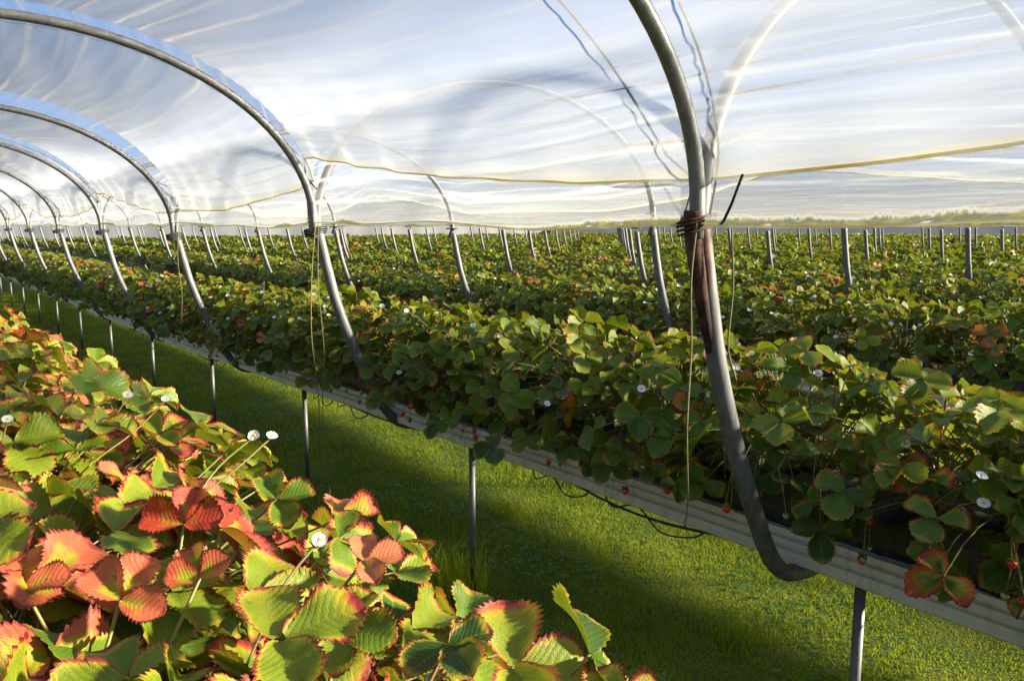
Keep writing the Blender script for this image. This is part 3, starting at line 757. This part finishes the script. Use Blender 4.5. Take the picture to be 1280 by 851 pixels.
# ---------------------------------------------------------------- polythene sheets
EY=[-3,.0,.58,.875,1.31,1.815,2.63,3.68,3.87,4.5,5.41,6.34,7.2,8.5,8.9,9.8,10.6,11.34,12.3,13.6,13.9,14.8,15.6,16.34,17.3,18.6,18.9,20,21.3,23.8,26,30,40,62]
EZ=[2.2,2.12,1.913,1.893,1.877,1.889,1.953,2.08,2.092,1.946,1.857,1.875,1.86,2.06,2.07,1.92,1.86,1.88,1.86,2.06,2.07,1.90,1.85,1.88,1.86,2.05,2.05,1.9,1.87,2.03,1.87,1.95,1.9,1.9]  # hem beyond the frame's right edge raised to let sun onto the front plants
def e_right(y): return np.interp(y,EY,EZ)
GAPS={3.84:.26,6.34:.75,8.84:.45}      # clean clear strips behind three of the arches (width at the apex)
def sheet(bay, y0, y1, fine):
    """returns film and clear-strip collectors of one bay"""
    film=MB(); clear=MB()
    ns=150 if fine==2 else (70 if fine==1 else 26)
    ys=[]; 
    edges=[y0]+[h for h in HOOPS if y0<h<y1]+[y1]
    for a,b in zip(edges[:-1],edges[1:]):
        m=int((b-a)/.055)+1 if (fine==2 and a<9) else (int((b-a)/.14)+1 if fine and a<25 else 4)
        ys+=list(np.linspace(a,b,m,endpoint=False))
    ys.append(y1); ys=np.array(ys)
    S=np.linspace(0,1,ns+1)
    rs=np.random.default_rng(100+bay); 
    nf=30; fc=np.cumsum(rs.uniform(.6,1.4,nf)); fc=fc/fc[-1]          # fold positions along the arc
    P=np.zeros((len(ys),ns+1,3)); UV=np.zeros((len(ys),ns+1,2)); COL=np.ones((len(ys),ns+1,4))
    YY=np.repeat(ys[:,None],ns+1,1); tag_=np.zeros(len(ys),int)
    if bay==0:
        for gy,gw in GAPS.items():
            w_=.015+gw*np.sqrt(np.clip((S-.05)/.38,0,1))
            sel=np.where((ys>=gy-1e-6)&(ys<gy+2.5-1e-6))[0]; q=np.arange(len(sel))/len(sel); nc=max(4,int(len(sel)*.2)); qc=q[nc]
            for a_,jj in enumerate(sel):
                YY[jj]=gy+w_*(q[a_]/qc) if a_<=nc else gy+w_+(2.5-w_)*(q[a_]-qc)/(1-qc)
                if a_<nc: tag_[jj]=1
    for j,y_ in enumerate(ys):
        y=YY[j]
        ym=float(y.mean())
        xl=np.array([(line_x(1,v)-2.5 if bay==0 else line_x(bay,v)) for v in (y if tag_.any() else [y_])]); cx=xl+1.25; zb=1.795
        zr=e_right(y_+(0 if bay==0 else 1.1*bay)) if bay<3 else 1.9
        zl=1.762+.012*math.sin(y_*2.1+bay)+.008*math.sin(y_*5.3)
        aR=math.asin(np.clip((zr-zb)/(AZ+.03),-.2,.6)); aL=PI-math.asin(np.clip((zl-zb)/(AZ+.03),-.2,.6))
        ang=aR+(aL-aR)*S
        t_=((y-1.34)/2.5)%1.0; mid=np.sin(PI*t_); near=np.exp(-np.minimum(t_,1-t_)*2.5/.40)
        ka=int(math.floor((y_-1.34)/2.5+1e-6))
        r_=.030-.045*mid*(1-.4*np.sin(PI*S))
        pos=np.interp(S,np.concatenate([[0],fc]),np.arange(nf+1))
        idx=np.floor(pos).astype(int)%nf
        amp=(.25+.75*rs_amp[bay%len(rs_amp)][(idx+ka*7)%nf])
        drift=.06*np.sin(y*.9+ka)+.04*np.sin(pos*1.7+y*1.3)
        ridge=np.abs(((pos+drift)%1.0)-.5)*2
        r_=r_+(ridge**2.2-.3)*amp*(.0035+.007*near)
        r_=r_+.004*np.sin(pos*2.7+y*3.1)*mid+.003*np.sin(pos*9.1-y*6.3+ka)*(.3+.7*near)
        r_=r_+np.exp(-S*14)*.012*np.sin(y*17+ka)+np.exp(-(1-S)*14)*.006*np.sin(y*13+ka)
        P[j,:,0]=cx+(AX+r_)*np.cos(ang); P[j,:,1]=y; P[j,:,2]=zb+(AZ+r_)*np.sin(ang)
        arc=S*3.25
        UV[j,:,0]=arc; UV[j,:,1]=y
        fade=np.clip(.55+.45*near,0,1)
        COL[j,:,0]=np.clip(arc,0,1); COL[j,:,1]=np.clip(3.25-arc,0,1); COL[j,:,2]=(pos+drift+2)/40.; COL[j,:,3]=near
    m=ns+1
    idx=np.arange(len(ys)*m).reshape(len(ys),m)
    quad=np.stack([idx[:-1,:-1],idx[:-1,1:],idx[1:,1:],idx[1:,:-1]],-1).reshape(-1,4)
    isclear=np.repeat(tag_[:-1]>0,ns)
    film.add(P.reshape(-1,3),quad[~isclear],UV.reshape(-1,2),COL.reshape(-1,4))
    if isclear.any(): clear.add(P.reshape(-1,3),quad[isclear],UV.reshape(-1,2),COL.reshape(-1,4))
    return film,clear,P,ys,isclear.any()
rs_amp=[np.random.default_rng(5+i).uniform(0,1,30) for i in range(4)]
for bay in range(0,N_ROWS-1):
    y0=-8. if bay<6 else .3*line_x(bay)-4.; fine=2 if bay==0 else (1 if bay<3 else 0)
    film,clear,P,ys,has=sheet(bay,y0,Y_END if bay<6 else 48,fine)
    root=empty('tunnel_sheet',(0,0,0))
    film.build('film',M['film' if bay==0 else 'film_next' if bay==1 else 'film_far'],root)
    if has: clear.build('clear_strip',M['clear'],root)
    for nm,c in (('hem',0),('hem',-1)):
        b=MB(); sel=slice(None) if fine else slice(None,None,2); b.tube(P[sel,c,:],.0042 if bay==0 else .0032,6,cap=False)
        b.build(nm,M['hem'],root)
    lab='creased milky polythene sheet roofing the tunnel overhead' if bay==0 else ('milky polythene sheet of the next tunnel, its hem green with moss' if bay==1 else 'milky polythene sheet roofing the %s tunnel beyond the one overhead'%ORD[bay-1])
    tag(root,lab,'tunnel sheet','polythene sheets roofing the tunnels')
    if bay==0: P0,ys0=P,ys
    if bay==1: P1,ys1=P,ys

# ---------------------------------------------------------------- ropes over the sheet
def on_sheet(y,s_,lift=.042):
    zr=float(e_right(y)); a0=math.asin(np.clip((zr-1.795)/.85,-.2,.6)); a=a0+(PI-a0)*s_
    return np.array([line_x(1,y)-1.25+(AX+lift)*math.cos(a),y,1.795+(AZ+lift)*math.sin(a)])
RS=[]
for k in range(0,9):
    y=HOOPS[k]
    for side_,yo in (('far',.0),('near',.0)):
        if side_=='far': dy=lambda s: .05+(.34 if k==0 else GAPS.get(y,.22))*math.sqrt(min(1,s/.4))
        else: dy=lambda s: -.02-.06*math.sqrt(min(1,s/.4))
        if k>0 and side_=='near': continue
        pts=[on_sheet(y+dy(s),s) for s in np.linspace(0.0,.95,40)]
        zj=leg_cache.get((1,k),1.77)
        pts=[np.array([line_x(1,y)-.03+(.03 if side_=='near' else 0),y+(.03 if side_=='far' else -.03),zj+.0])]+pts
        b=MB(); b.tube(pts,.0032 if k else .0036,6,cap=False)
        o=b.build('tie_rope',M['cord'])
        tag(o,'thin dark rope tied over the film %s the %s arch'%('just beyond' if side_=='far' else 'on the near side of',ORD[k]),'rope','ropes tied over the polythene')
# strap cords bridging the clear strips
# black cord up from the rusty leg to the hem on the right
zj=leg_cache[(1,0)]
b=MB(); b.tube([(1.635,1.25,zj-.005),(1.615,1.21,1.81),(1.60,1.17,1.878)],.004,6)
tag(b.build('black_twine',M['black_cord']),'short black cord slanting up from the rusty ring to the film hem','cord')
# trailing twine
def twine(pts,label,r_=.0028,mat='twine'):
    b=MB(); b.tube(catmull(pts,6),r_,5); tag(b.build('twine',M[mat]),label,'twine','loose ends of twine hanging from the hoop legs')
twine([(1.60,1.30,1.765),(1.585,1.30,1.62),(1.60,1.305,1.45),(1.575,1.29,1.25),(1.60,1.30,1.05),(1.59,1.30,.98)],'yellow twine hanging left of the rusty hoop leg')
twine([(1.70,1.27,1.755),(1.715,1.27,1.6),(1.705,1.27,1.45),(1.73,1.26,1.36)],'yellow twine hanging right of the rusty hoop leg')
twine([(1.72,3.80,1.77),(1.69,3.80,1.5),(1.67,3.78,1.2),(1.70,3.79,.9),(1.69,3.78,.62),(1.70,3.78,.5)],'long pale twine hanging straight down before the second hoop leg')
twine([(1.735,3.80,1.77),(1.725,3.80,1.45),(1.74,3.79,1.1),(1.72,3.79,.8),(1.745,3.78,.3),(1.75,3.78,.1)],'longest pale twine by the second hoop leg, reaching the grass',.0022)
twine([(1.76,6.30,1.77),(1.74,6.30,1.5),(1.75,6.28,1.25),(1.73,6.29,1.0)],'pale twine hanging from the third hoop leg',.0025)

# ---------------------------------------------------------------- drip hose under the first gutter
pts=[]; y=.2
while y<22:
    zz=zrow(y)-.03; 
    pts.append((2.36+.05*math.sin(y*2.3),y,zz-.02-.05*abs(math.sin(y*1.9+.6*math.sin(y*.7)))**2)); y+=.12
b=MB(); b.tube(pts,.0055,6)
for yc in (1.75,2.35,4.3,4.8,6.9,9.3,11.6):
    zz=zrow(yc)-.02; L=rng.uniform(.35,.6)
    P=catmull([(2.28,yc,zz),(2.24,yc+.05*L,zz-.05),(2.25,yc+.35*L,zz-.06-.05*L),(2.27,yc+.6*L,zz-.03),(2.25,yc+.8*L,zz-.06),(2.3,yc+L,zz-.02)],6); b.tube(P,.0035,6)
tag(b.build('drip_hose',M['hose']),'thin black drip hose looping below the white gutter beside the grass path','hose')
print('objects',len(bpy.data.objects))
